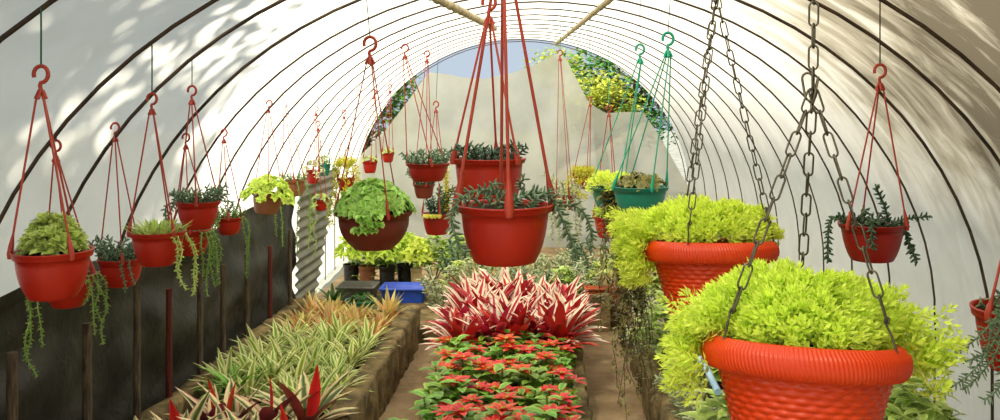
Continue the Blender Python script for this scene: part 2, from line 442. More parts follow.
# bed edgings of rough stone
def edging(name, x0, x1, y0, y1, h, axis='y', seed=0):
    mb = MB()
    L = (y1-y0) if axis == 'y' else (x1-x0)
    n = int(L/.03); prof = [(0,0),(0,.5),(0,.93),(.12,1),(.5,1),(.88,1),(1,.93),(1,.5),(1,0)]
    rows = []
    for i in range(n+1):
        t = i/n; r = []
        for (u, v) in prof:
            if axis == 'y': p = Vector((x0+(x1-x0)*u, y0+L*t, h*v))
            else: p = Vector((x0+L*t, y0+(y1-y0)*u, h*v))
            q = Vector((p.x*9+seed, p.y*9, p.z*9))
            k = .022*noise.noise(q) - .014*(1 if (t*L % .28) < .03 else 0)
            if v > 0: p.z += k*.8
            if axis == 'y': p.x += k*(1 if u < .5 else -1)*-1 if u in (0, 1) else 0
            else: p.y += k if u in (0, 1) else 0
            r.append(tuple(p))
        rows.append(r)
    mb.quad_strip(rows)
    mb.cap([rows[0][i] for i in range(len(prof))]); mb.cap([rows[-1][i] for i in range(len(prof))][::-1])
    return struct(mb.build(name, M['stone']))
edging('trim_1', -1.78, -1.69, 2.2, 6.3, .30, seed=1)
edging('trim_2', -1.0, -.88, 2.2, 6.2, .27, seed=5)
edging('trim_3', -1.68, -1.0, 6.1, 6.2, .25, 'x', seed=9)
edging('trim_4', -.60, -.52, 2.4, 6.5, .22, seed=13)
edging('trim_5', .12, .20, 2.4, 6.2, .20, seed=17)
edging('trim_6', .52, .64, 2.0, 7.6, .27, seed=21)
edging('trim_7', -.60, .45, 6.5, 6.6, .27, 'x', seed=25)
def soil_bed(x0, x1, y0, y1, z):
    struct(grid('floor', x0, x1, y0, y1, 20, 60, lambda x, y: z+.02*noise.noise(Vector((x*6, y*6, 1))), M['soil']))
soil_bed(-1.70, -.99, 2.2, 6.12, .19)
soil_bed(-.53, .13, 2.4, 6.5, .15)
soil_bed(.63, 1.86, 2.0, 7.6, .20)

# ------------------------------------------------------------------ foliage makers
def gold(i): return i*2.39996
def shoot(mb, p, d, L, nl, ll, lw, m=0):
    d = d.normalized(); a = d.orthogonal().normalized(); b = d.cross(a); r0 = rnd.random()*6
    for i in range(nl):
        t = i/(nl-1); th = gold(i) + r0
        o = a*math.cos(th) + b*math.sin(th)
        sp = 1.25 - .85*t
        ld = (d*math.cos(sp) + o*math.sin(sp))
        sd = d.cross(o)
        k = (.75 + .5*math.sin(PI*min(1, t*.9+.1)))
        mb.chip(p + d*(L*t), ld, sd.normalized(), ll*k, lw*k, m)
def dome(mb, R, H, S, hd, n, ll=.022, lw=.0075, sl=.05, nl=15, drop=.05, m=0, spread=None):
    """a cushion of leafy shoots; spread(angle) scales its reach, so that it can stay inside the rim on one side"""
    for i in range(n):
        th = gold(i)+rnd.uniform(-.4, .4); q = math.sqrt((i+.5)/n)
        Sx = S*(spread(th) if spread else 1)
        rr = Sx*q
        lump = noise.noise(Vector((math.cos(th)*q*3.5, math.sin(th)*q*3.5, 7)))*.45
        z = H + hd*(max(0, 1-q**2.4)**.6)*(1+lump) - (drop*max(0, (rr-R)/(.3*R))**1.2 if rr > R else 0)
        o = Vector((math.cos(th), math.sin(th), 0))
        d = o*(q*1.2) + Vector((0, 0, 1.05-q*.45)) + Vector((rnd.uniform(-.5,.5), rnd.uniform(-.5,.5), rnd.uniform(-.2,.3)))
        d.normalize()
        k = rnd.uniform(.7, 1.3)
        p = o*rr + Vector((0,0,z)) - d*(sl*k*.7)
        if rr < R and p.z < H-.012: p.z = H-.012
        shoot(mb, p, d, sl*k, nl, ll*rnd.uniform(.8, 1.2), lw, m)
def broad(mb, R, H, S, hd, n, L=.05, w=.03, m=0, drop=.06, nl=5):
    for i in range(n):
        th = gold(i)+rnd.uniform(-.5,.5); q = math.sqrt((i+.5)/n); rr = S*q
        o = Vector((math.cos(th), math.sin(th), 0))
        z = H + hd*(1-q**2)*rnd.uniform(.6, 1.1) - (drop*(rr-R)/(S-R+1e-4) if rr > R else 0)
        c = o*rr + Vector((0,0,z))
        ax = (o*q + Vector((0,0,.9-q*.3)) + Vector((rnd.uniform(-.4,.4), rnd.uniform(-.4,.4), 0))).normalized()
        a = ax.orthogonal().normalized(); b = ax.cross(a); r0 = rnd.random()*6
        for k in range(nl):
            t2 = r0 + 2*PI*k/nl; od = a*math.cos(t2)+b*math.sin(t2)
            mb.leaf(c, od*.9 + ax*.55, ax, L*rnd.uniform(.7, 1.2), w*rnd.uniform(.8, 1.2), .9, 3, .3, m=m)
def strand(mb, pts, sp, L, w, m=0, per=2, sub=6):
    """a trailing stem clothed in fat leaves"""
    pts = [Vector(p) for p in pts]; P = []
    for i in range(len(pts)-1):
        p0, p1, p2, p3 = pts[max(0,i-1)], pts[i], pts[i+1], pts[min(len(pts)-1,i+2)]
        for k in range(sub):
            t = k/sub
            P.append(.5*((2*p1)+(p2-p0)*t+(2*p0-5*p1+4*p2-p3)*t*t+(3*p1-p0-3*p2+p3)*t**3))
    P.append(pts[-1])
    acc = 0; i = 0
    mb.tube(P, w*.22, 5, m)
    for a, b in zip(P, P[1:]):
        seg = (b-a).length; d = (b-a).normalized() if seg > 1e-6 else Vector((0,0,-1))
        u = d.orthogonal().normalized(); v = d.cross(u); s = 0
        while acc <= seg:
            p = a + d*acc
            for k in range(per):
                th = gold(i); i += 1; o = u*math.cos(th)+v*math.sin(th)
                mb.plump(p, (o*.9 + d*.45).normalized(), L*rnd.uniform(.8,1.15), w*.45, m)
            acc += sp
        acc -= seg
def hang(mb, x, y, z, L, sp, ll, w, m=0, sway=.03):
    n = max(3, int(L/.06)); pts = [(x, y, z)]
    th = math.atan2(y, x)
    for i in range(1, n+1):
        t = i/n
        pts.append((x + .025*math.cos(th) + rnd.uniform(-sway, sway)*.5, y + .025*math.sin(th) + rnd.uniform(-sway, sway)*.5, z + .012 - L*t))
    strand(mb, pts, sp, ll, w, m, 2, 3)
def tuftleaves(mb, n, L, w, elev=(.4, 1.3), droop=.9, m=0, z0=0, seg=5, r0=.01, cup=.2, prof=None, mpick=None):
    for i in range(n):
        th = gold(i)+rnd.uniform(-.3,.3); e = elev[0]+(elev[1]-elev[0])*(i/n)+rnd.uniform(-.12,.12)
        o = Vector((math.cos(th), math.sin(th), 0))
        d = o*math.cos(e)+Vector((0,0,math.sin(e)))
        mb.leaf(o*r0 + Vector((0,0,z0+.02*i/n)), d, (0,0,1), L*rnd.uniform(.75,1.15), w*rnd.uniform(.8,1.15), droop*rnd.uniform(.6,1.3), seg, cup, prof, mpick(i) if mpick else m, rnd.uniform(-.3,.3))

# ------------------------------------------------------------------ hanging pots
def pot_profile(R, H, base=.68, rim=.16, flare=1.05, belly=.0):
    rb = R*base; T = .006
    pr = [(rb*.86, 0), (rb*.96, H*.015), (rb, H*.05)]
    zn = H*(1-rim)
    for i in range(1, 7):
        t = i/6; pr.append((rb + (R*.93-rb)*(t**(.75)) + belly*R*math.sin(PI*t), H*.05 + (zn-H*.05)*t))
    pr += [(R*.985, zn+H*.012), (R, zn+H*.03), (R*1.02*1, H*.965), (R*1.035, H*.975), (R*1.035, H), (R*.97, H), (R*.95, H*.97), (R*.91, H*.82)]
    return pr
def hook_mesh(mb, ax, az, s=1.0):
    """moulded S hook standing on its collar"""
    mb.lathe_at = None
    pts = []
    r = .015*s
    c = Vector((ax, 0, az + .012*s + .018*s + r))
    for k in range(15):
        th = -PI/2 + 1.62*PI*k/14
        pts.append(c + Vector((r*math.cos(th), 0, r*math.sin(th)*1.15)))
    pts = [Vector((ax, 0, az)), Vector((ax, 0, az+.012*s)), Vector((ax-.002*s, 0, az+.022*s))] + pts
    mb.tube(pts, .0043*s, 7)
    for k in range(4):
        th = k*PI/2
        mb.tube([(ax+.003*s*math.cos(th), .003*s*math.sin(th), az+.012*s), (ax+.011*s*math.cos(th), .011*s*math.sin(th), az-.006*s)], .004*s, 6)
    return c.z + r*1.15
def hanging_pot(px, rim_py, y, D, hook, label, mat='red', group='hanging pots', cord='redcord', line='greencord', hr=.66, base=.68, rim=.16, belly=.02, strands=3, phase=.35, sr=.0026, hs=1.0, seg=36, name='hanging_pot', hookmat=None, rz=0, xy=None):
    if px < 300 or px > 800:      # hung straight below a hoop
        hy = min(HOOPS, key=lambda q: abs(q-y)); D *= hy/y; y = hy
    if px < 240: D *= .91; base -= .05; belly += .025
    R = D/2; H = D*hr
    c = W(px, rim_py, y)
    root = empty(name, (c.x, y, c.z - H), label, 'hanging pot', group)
    mb = MB(); mb.lathe(pot_profile(R, H, base, rim, belly=belly), seg)
    pot = mb.build('pot', M[mat], root)
    mb = MB()
    rows = [[(R*.93*k/6*math.cos(2*PI*i/24), R*.93*k/6*math.sin(2*PI*i/24), H*.9 + .006*noise.noise(Vector((k*2+y, i, 3)))+.012*(1-(k/6)**2)) for i in range(24)] for k in range(7)]
    mb.quad_strip(rows, None, 0, True); mb.build('soil', M['soil'], root)
    h = W(hook[0], hook[1], y); ax = h.x - c.x; az = h.z - (c.z - H)
    for k in range(strands):
        th = phase + 2*PI*k/strands - PI/2
        mb = MB(); e = Vector((R*1.03*math.cos(th), R*1.03*math.sin(th), H*.985)); a = Vector((ax+.008*hs*math.cos(th), .008*hs*math.sin(th), az))
        pts = [e + (a-e)*t for t in (0, .33, .66, 1)]
        mb.tube(pts, sr, 6)
        # moulded lug that grips the rim
        mb.tube([e + Vector((0,0,-H*.12)), e + Vector((0,0,-H*.02)), e + (a-e)*.05, e + (a-e)*.12], [sr*2.2, sr*2.8, sr*2.4, sr*1.0], 7)
        mb.build('hanger_strand', M[cord], root)
    mb = MB(); tz = hook_mesh(mb, ax, az, hs); mb.build('hook', M[hookmat or cord], root)
    # line up to the hoops
    topx = c.x + ax; hy = min(HOOPS, key=lambda q: abs(q-y)); zt = ZC + (bh(hy)-.04)*math.sqrt(max(0, 1-((topx-axis(hy))/(A-.04))**2)) - (c.z - H)
    if zt > tz:
        mb = MB(); mb.tube([(ax, 0, tz-.004), (ax*.99, (hy-y)*.5, (tz+zt)/2), (ax, hy-y, zt)], .0023 if y < 3 else .0019, 5)
        mb.build('hanging_line', M[line], root)
    return root, R, H
def fol(root, name, fn, mats, *a, **k):
    mb = MB(); fn(mb, *a, **k); return mb.build(name, mats, root)

def rosette_pile(mb, R, H, n, L, w, spread=.8, hgt=.05, m=0, nl=9):
    """a mound of small leaf rosettes on short stems, reaching down to the soil"""
    for lay in (1, .62, .3):
        for i in range(max(6, int(n*lay)) if lay == 1 else 14):
            th = gold(i) + lay*5; q = (math.sqrt((i+.5)/n) if lay == 1 else 1.0 - .12*lay)*spread
            z = H*.90 + (hgt*(1-q*q/(spread*spread)*.75) if lay == 1 else hgt*lay*.4) + rnd.uniform(0, .012)
            c = Vector((math.cos(th)*q*R, math.sin(th)*q*R, z))
            ax = Vector((math.cos(th)*q*1.5, math.sin(th)*q*1.5, 1)).normalized()
            mb.tube([(c.x*.6, c.y*.6, H*.88), c], .003, 5, m)
            a = ax.orthogonal().normalized(); b = ax.cross(a)
            for k in range(nl):
                t = k/nl; t2 = gold(k); o = a*math.cos(t2)+b*math.sin(t2); e = .2+1.0*t
                mb.leaf(c, o*math.cos(e)+ax*math.sin(e), ax, L*(1.1-.4*t)*rnd.uniform(.85,1.15), w, .4, 3, .35, m=m)
def upright_succulents(mb, R, H, n, L, leaf=.018, w=.012, lean=.6, m=0):
    for i in range(n):
        th = gold(i)+.3; q = math.sqrt((i+.5)/n)*.85
        p = Vector((math.cos(th)*q*R, math.sin(th)*q*R, H*.92)); o = Vector((math.cos(th), math.sin(th), 0))
        l = L*rnd.uniform(.5, 1.2)
        strand(mb, [p, p+o*(lean*l*.4)+Vector((0,0,l*.6)), p+o*(lean*l)+Vector((rnd.uniform(-.01,.01),0,l))], leaf*.62, leaf, w, m, 2, 4)

# 1 the nearest pot of the black-wall row
r, R, H = hanging_pot(53, 250, 2.36, .208, (41, 96), 'red pot with a pale green rosette clump, closest to the entrance above the black wall', group='red pots above the black wall', phase=.95, hs=1.15)
fol(r, 'foliage', rosette_pile, M['lettuce'], R, H, 34, .036, .019, .62, .075)
def sow(mb):
    for (a, l) in ((3.5, .10), (4.1, .24), (4.4, .16), (4.75, .3), (5.0, .1)):
        hang(mb, R*.9*math.cos(a), R*.9*math.sin(a), H*1.0, l, .011, .011, .010)
r, R, H = hanging_pot(69, 274, 2.78, .165, (56, 160), 'small red pot half hidden behind the rosette pot, trailing long pearl strands', group='red pots above the black wall', phase=.5)
def f(mb):
    for (a, l) in ((3.35, .2), (3.6, .27), (3.9, .32), (4.3, .22), (5.9, .2), (6.1, .16), (.15, .24), (.4, .14), (5.6, .1)):
        hang(mb, R*1.05*math.cos(a), R*1.05*math.sin(a), H*1.0, l, .011, .012, .011)
    upright_succulents(mb, R, H, 8, .03)
fol(r, 'trailing_stems', f, M['pearl'])
r, R, H = hanging_pot(121, 258, 3.4, .175, (115, 140), 'low red pot with grey-green succulents between the rosette pot and the grassy pot', group='red pots above the black wall', phase=.5)
def f(mb):
    upright_succulents(mb, R, H, 26, .07, .02, .014)
    for a, l in ((5.2, .12), (5.5, .1)): hang(mb, R*1.05*math.cos(a), R*1.05*math.sin(a), H, l, .012, .012, .011)
fol(r, 'foliage', f, M['burro'])
r, R, H = hanging_pot(158, 231, 3.0, .188, (152, 113), 'red pot with low grassy green growth and a trailing tail underneath', group='red pots above the black wall', phase=1.0)
def f(mb):
    for i in range(150):
        th = gold(i); q = math.sqrt((i+.5)/150); p = Vector((math.cos(th)*q*R*.95, math.sin(th)*q*R*.95, H*.93))
        o = Vector((math.cos(th), math.sin(th), 0))
        mb.leaf(p, o*q*.9+Vector((rnd.uniform(-.3,.3), rnd.uniform(-.3,.3), 1)), (0,0,1), rnd.uniform(.025,.06), .008, .6, 3)
    for a, l in ((.2, .2), (.5, .22), (5.9, .18), (5.7, .14)):
        hang(mb, R*.98*math.cos(a), R*1.06*math.sin(a), H*.9, l, .011, .012, .011)
fol(r, 'foliage', f, M['lettuce'])
r, R, H = hanging_pot(198, 201, 3.5, .178, (192, 103), 'red pot with dark trailing succulents hung highest in the row by the black wall', group='red pots above the black wall', phase=.3)
def f(mb):
    upright_succulents(mb, R, H, 22, .05, .02, .014, 1.2)
    for a, l in ((3.3, .1), (3.0, .12), (.1, .05)): hang(mb, R*1.05*math.cos(a), R*1.05*math.sin(a), H, l, .012, .016, .014)
fol(r, 'foliage', f, M['burro'])
r, R, H = hanging_pot(191, 229, 3.9, .185, (186, 148), 'plain red pot showing behind the grassy pot and below the highest pot', group='red pots above the black wall', phase=.3)
fol(r, 'foliage', lambda mb: (upright_succulents(mb, R, H, 12, .04), [hang(mb, R*1.05*math.cos(a), R*1.05*math.sin(a), H*.95, l, .012, .014, .013) for a, l in ((5.6,.2),(5.8,.28),(6.0,.25),(6.2,.2),(.05,.25))]), M['pearl'])
r, R, H = hanging_pot(229, 217, 4.5, .145, (224, 142), 'small red pot with a thick grey tail of succulent hanging over its front', group='red pots above the black wall', phase=.3)
fol(r, 'foliage', lambda mb: (upright_succulents(mb, R, H, 14, .05), [hang(mb, R*1.08*math.cos(a), R*1.08*math.sin(a), H*1.0, l, .013, .02, .017) for a, l in ((3.9,.2),(4.2,.24),(4.45,.2))], [hang(mb, R*1.05*math.cos(a), R*1.05*math.sin(a), H, l, .013, .012, .011) for a, l in ((6.1,.28),(.1,.32),(.3,.25))]), M['pearl'])
r, R, H = hanging_pot(266, 193, 4.8, .165, (256, 112), 'brown pot overflowing with lime green leaves above the black wall', mat='tan', group='brown pots above the black wall', phase=.3, line='tealcord', cord='redcord')
fol(r, 'foliage', broad, M['limeb'], R, H, .135, .085, 120, .033, .021, drop=.035)
r.rotation_euler = (0, .12, 0)
r, R, H = hanging_pot(294, 180, 5.6, .15, (285, 105), 'tan brown pot with sparse growth beside the lime overflowing pot', mat='tan', group='brown pots above the black wall', phase=.3)
fol(r, 'foliage', lambda mb: (upright_succulents(mb, R, H, 10, .04), [hang(mb, R*1.05*math.cos(a), R*1.05*math.sin(a), H, l, .014, .014, .012) for a, l in ((3.6,.35),(4.3,.4),(5.2,.45),(5.9,.35))]), M['pearl'])
r, R, H = hanging_pot(313, 170, 6.4, .1, (316, 115), 'small upright red pot in front of the far teal pot', group='far small pots', phase=.3, hr=.95)
fol(r, 'foliage', broad, M['palesuc'], R, H, .08, .07, 26, .03, .015)
r, R, H = hanging_pot(324, 164, 6.9, .1, (327, 105), 'tiny teal pot hanging behind the small upright red pot', mat='teal', group='far small pots', phase=.3, cord='tealcord', hr=.9)
fol(r, 'foliage', broad, M['palesuc'], R, H, .09, .06, 26, .03, .015)
r, R, H = hanging_pot(321, 200, 6.3, .092, (318, 130), 'tiny bright red pot hanging low before the corrugated sheet with pale strands', group='far small pots', phase=.3, hr=.8)
fol(r, 'foliage', lambda mb: (broad(mb, R, H, .06, .04, 18, .03, .015), [hang(mb, R*1.05*math.cos(a), R*1.05*math.sin(a), H, l, .014, .014, .012) for a, l in ((3.0,.3),(3.6,.35),(4.3,.4),(5.6,.2))]), M['lettuce'])
r, R, H = hanging_pot(346, 178, 7.0, .14, (344, 118), 'far red pot under a yellow-green bush by the end net', group='far small pots', phase=.3, hr=.7)
fol(r, 'foliage', dome, M['yellow'], R, H, .14, .13, 110, .03, .012, .05, 10, .08)
r, R, H = hanging_pot(370, 161, 6.5, .108, (374, 98), 'small bright red pot with thin strings above the brown pot of green foliage', group='far small pots', phase=.3, hr=.8)
fol(r, 'foliage', broad, M['lettuce'], R, H, .05, .03, 14, .025, .012)
r, R, H = hanging_pot(388, 153, 7.2, .1, (390, 92), 'tiny bright red pot hung furthest in, against the pale end net', group='far small pots', phase=.3, hr=.75)
fol(r, 'foliage', broad, M['lettuce'], R, H, .045, .03, 14, .025, .012)

# 2 middle
r, R, H = hanging_pot(374, 211, 3.0, .25, (370, 62), 'dark brown bowl pot filled with bushy green foliage', mat='brown', group='middle hanging pots', hr=.5, base=.55, rim=.13, belly=.09, phase=.55, hs=1.35, sr=.0024, line='wire')
def f(mb):
    broad(mb, R, H+.005, .122, .085, 230, .032, .021, drop=.0)
    for i in range(17):
        th = -PI/2 + rnd.uniform(-.2,.35); p = Vector((R*1.0*math.cos(th), R*1.0*math.sin(th), H*1.02))
        for k in range(4):
            mb.leaf(p + Vector((0, -.02, -.012*i*.25)), Vector((rnd.uniform(-.8,.8), -1, rnd.uniform(-.3,.5))), (0,0,1), .036, .023, 1.0, 3, .3)
fol(r, 'foliage', f, M['green'])
r, R, H = hanging_pot(428, 163, 4.5, .215, (405, 58), 'wide red pot with low dark succulents behind the upper centre pot', mat='deepred', group='middle hanging pots', hr=.42, phase=.3, sr=.0028, hs=1.1)
fol(r, 'foliage', upright_succulents, M['burro'], R, H, 26, .06, .022, .016, 1.2)
r, R, H = hanging_pot(424, 184, 5.5, .13, (427, 62), 'small brown pot hanging below the wide red pot', mat='brown', group='middle hanging pots', phase=.3, hs=1.1)
fol(r, 'foliage', lambda mb: upright_succulents(mb, R, H, 16, .08, .024, .018, .8), M['darkburro'])
r, R, H = hanging_pot(437, 213, 5.8, .195, (436, 112), 'red pot holding a tall yellow-green leafy stem and a dark succulent', mat='deepred', group='middle hanging pots', phase=.3, hs=1.1, hr=.7)
def f(mb):
    for i in range(60):
        z = H + .30*i/60; th = gold(i); o = Vector((math.cos(th), math.sin(th), 0))
        mb.leaf(Vector((.06, 0, z)), o + Vector((0,0,.6)), (0,0,1), .075*(1-.5*i/60), .03, .9, 3, .2)
    for i in range(20):
        th = -PI/2+rnd.uniform(-.8,.3); mb.leaf(Vector((R*.95*math.cos(th), R*.95*math.sin(th), H)), Vector((rnd.uniform(-.5,.5), -1, .1)), (0,0,1), .05, .025, 1.6, 4, .2)
fol(r, 'foliage', f, M['yellow'])
fol(r, 'succulent', lambda mb: upright_succulents(mb, R*.6, H, 14, .16, .03, .02, .4), M['darkburro'])
r, R, H = hanging_pot(489, 158, 3.1, .248, (489, 22), 'red pot with short dark succulents, the upper one of the two centre pots', group='centre hanging pots', hr=.56, base=.8, rim=.13, belly=.01, phase=.9, sr=.0042, hs=1.5, line='redcord')
fol(r, 'foliage', upright_succulents, M['darkburro'], R, H, 34, .055, .024, .016, .8)
r, R, H = hanging_pot(505, 204, 2.35, .245, (503, -45), 'big red pot with burro tail stems spilling over, the lower of the two centre pots', group='centre hanging pots', hr=.62, base=.68, rim=.14, belly=.03, phase=.13, strands=4, sr=.0046, hs=1.5, seg=48)
def f(mb):
    upright_succulents(mb, R, H, 12, .045, .022, .015, .9)
    def loc(px, py, dy=0): w = W(px, py, 2.35+dy); b = r.location; return (w.x-b.x, w.y-b.y, w.z-b.z)
    strand(mb, [loc(505,197,-.02), loc(485,190,-.05), loc(468,194,-.08), loc(456,205,-.1), loc(452,222,-.1), loc(457,240,-.1), loc(464,252,-.1)], .0085, .024, .016, 0, 2)
    strand(mb, [loc(510,195,-.03), loc(490,188,-.06), loc(497,183,-.08)], .0085, .02, .015, 0, 2)
    strand(mb, [loc(520,197), loc(540,192), loc(553,200), loc(560,214), loc(567,230), loc(573,244), loc(577,256)], .0085, .026, .018, 0, 2)
    strand(mb, [loc(525,195,.1), loc(520,185,.1), loc(524,179,.08)], .0085, .02, .014, 0, 2)
    strand(mb, [loc(530,199,.08), loc(552,206,.1), loc(572,205,.12), loc(585,215,.12), loc(592,235,.12), loc(590,250,.12)], .0095, .022, .016, 0, 2)
fol(r, 'foliage', f, M['burro'])
# 3 teal pots and the small pots beyond
r, R, H = hanging_pot(640, 186, 4.0, .25, (668, 55), 'wide teal pot on teal cords beyond the wicker-textured pots', mat='teal', group='teal hanging pots', cord='tealcord', hr=.48, phase=.3, strands=4, sr=.003, hs=1.6, line='wire')
def f(mb):
    broad(mb, R, H, .11, .05, 40, .035, .02)
fol(r, 'foliage', f, M['twig'])
r, R, H = hanging_pot(611, 187, 4.45, .2, (640, 62), 'teal pot with a lime cushion and long dark vines trailing to the path', mat='teal', group='teal hanging pots', cord='tealcord', hr=.5, phase=.3, strands=3, sr=.003, hs=1.4, line='wire')
fol(r, 'foliage', dome, M['lime'], R, H, .12, .06, 90, .022, .009, .04, 12, .03)
def f(mb):
    for i in range(30):
        x = rnd.uniform(-.07, .11); y0 = rnd.uniform(-.13, -.07); L = rnd.uniform(.45, 1.12)
        pts = [(x, y0, H*.95)]; n = 9; dx = rnd.uniform(-.03, .14)
        for k in range(1, n+1):
            t = k/n; pts.append((x + dx*t + rnd.uniform(-.02,.02), y0 - .03 + rnd.uniform(-.02,.02), H*.95 + .02 - L*t))
        mb.tube(pts, .0018, 4, 1)
        for a, b in zip(pts, pts[1:]):
            a, b = Vector(a), Vector(b)
            for k in range(8):
                p = a.lerp(b, k/8); th = rnd.random()*6.28
                d = Vector((math.cos(th), math.sin(th)*.8, rnd.uniform(-.8,.5))).normalized()
                mb.leaf(p, d, (0,0,1), rnd.uniform(.025,.06), rnd.uniform(.010,.018), .6, 2, .2, m=0)
fol(r, 'trailing_vine', f, [M['twig'], M['darkstem']])
r, R, H = hanging_pot(583, 177, 6.4, .145, (590, 106), 'red pot under a flat yellow bush, in front of the end net', group='far pots before the end net', line='tealcord', phase=.3, hr=.55)
fol(r, 'foliage', lambda mb: dome(mb, R, H, .14, .05, 110, .03, .012, .05, 10, .04), M['yellow'])
r, R, H = hanging_pot(609, 216, 5.4, .185, (609, 116), 'red pot with a small lime tuft hanging below the teal pots', group='far pots before the end net', line='tealcord', phase=.3, hr=.7, mat='red')
fol(r, 'foliage', lambda mb: dome(mb, R, H, .085, .07, 60, .026, .011, .05, 12, .02), M['limeb'])
# pale grey succulent pot before the net
r, R, H = hanging_pot(566, 196, 5.6, .12, (560, 60), 'small red pot draped in tall pale grey stems behind the big centre pot', group='far pots before the end net', line='tealcord', phase=.3, hr=.7, mat='red', sr=.002)
def f(mb):
    for a, l in ((3.4,.28),(4.2,.3),(4.8,.25),(5.6,.3),(.2,.25),(2.6,.2)):
        hang(mb, R*1.05*math.cos(a), R*1.05*math.sin(a), H, l, .014, .026, .02)
    upright_succulents(mb, R, H, 8, .12, .028, .02, 1.0)
fol(r, 'foliage', f, M['palesuc'])
# 4 the right row
r, R, H = hanging_pot(872, 223, 2.8, .2, (880, 88), 'red pot with dark blue-green burro tails beside the dirty film', mat='deepred', group='pots by the bare film', hr=.58, base=.66, rim=.14, phase=1.0, hs=1.2, sr=.0028, line='wire')
def f(mb):
    def loc(px, py, dy=0): w = W(px, py, r.location.y+dy); b = r.location; return (w.x-b.x, w.y-b.y, w.z-b.z)
    upright_succulents(mb, R, H, 18, .03, .02, .015, 1.2)
    strand(mb, [loc(889,222), loc(884,205), loc(878,192), loc(876,186)], .0085, .018, .017)
    strand(mb, [loc(868,221,-.05), loc(862,214,-.07), loc(867,209,-.07)], .009, .018, .015)
    strand(mb, [loc(850,222), loc(838,217), loc(830,222), loc(828,240), loc(828,262)], .0085, .02, .017)
    strand(mb, [loc(898,221), loc(912,218), loc(922,217), loc(931,216)], .009, .018, .015)
    strand(mb, [loc(899,222), loc(905,232), loc(911,248), loc(917,263)], .008, .021, .019)
    strand(mb, [loc(868,220,-.09), loc(872,226,-.12), loc(872,240,-.12), loc(873,250,-.12)], .009, .02, .016)
    strand(mb, [loc(899,220,.03), loc(905,228,.03), loc(908,240,.03), loc(911,252,.03)], .009, .02, .017)
fol(r, 'foliage', f, M['darkburro'])
r, R, H = hanging_pot(1023, 308, 2.0, .21, (1020, 190), 'red pot hung lowest beside the dirty film, blue-green sprays spilling from it', group='pots by the bare film', phase=.95, sr=.0034)
def f(mb):
    def loc(px, py, dy=0): w = W(px, py, r.location.y+dy); b = r.location; return (w.x-b.x, w.y-b.y, w.z-b.z)
    for pts in (((1010,300,-.08),(990,325,-.13),(972,342,-.14),(955,352,-.14)), ((1012,300,-.1),(992,345,-.14),(972,372,-.15),(950,388,-.15),(938,395,-.15)),
                ((1010,302,-.1),(1000,340,-.14),(992,360,-.15),(975,380,-.15),(962,390,-.15)), ((1015,302,-.1),(1005,350,-.14),(1000,385,-.15),(985,400,-.15)), ((1020,302,-.1),(1012,340,-.14),(1012,380,-.15),(1005,400,-.15)), ((1008,302,-.1),(998,318,-.12),(990,335,-.13),(985,352,-.14),(965,362,-.14))):
        strand(mb, [loc(*p) for p in pts], .0075, .019, .010)
    upright_succulents(mb, R, H, 14, .03, .02, .014, 1.0)
fol(r, 'foliage', f, M['burro'])

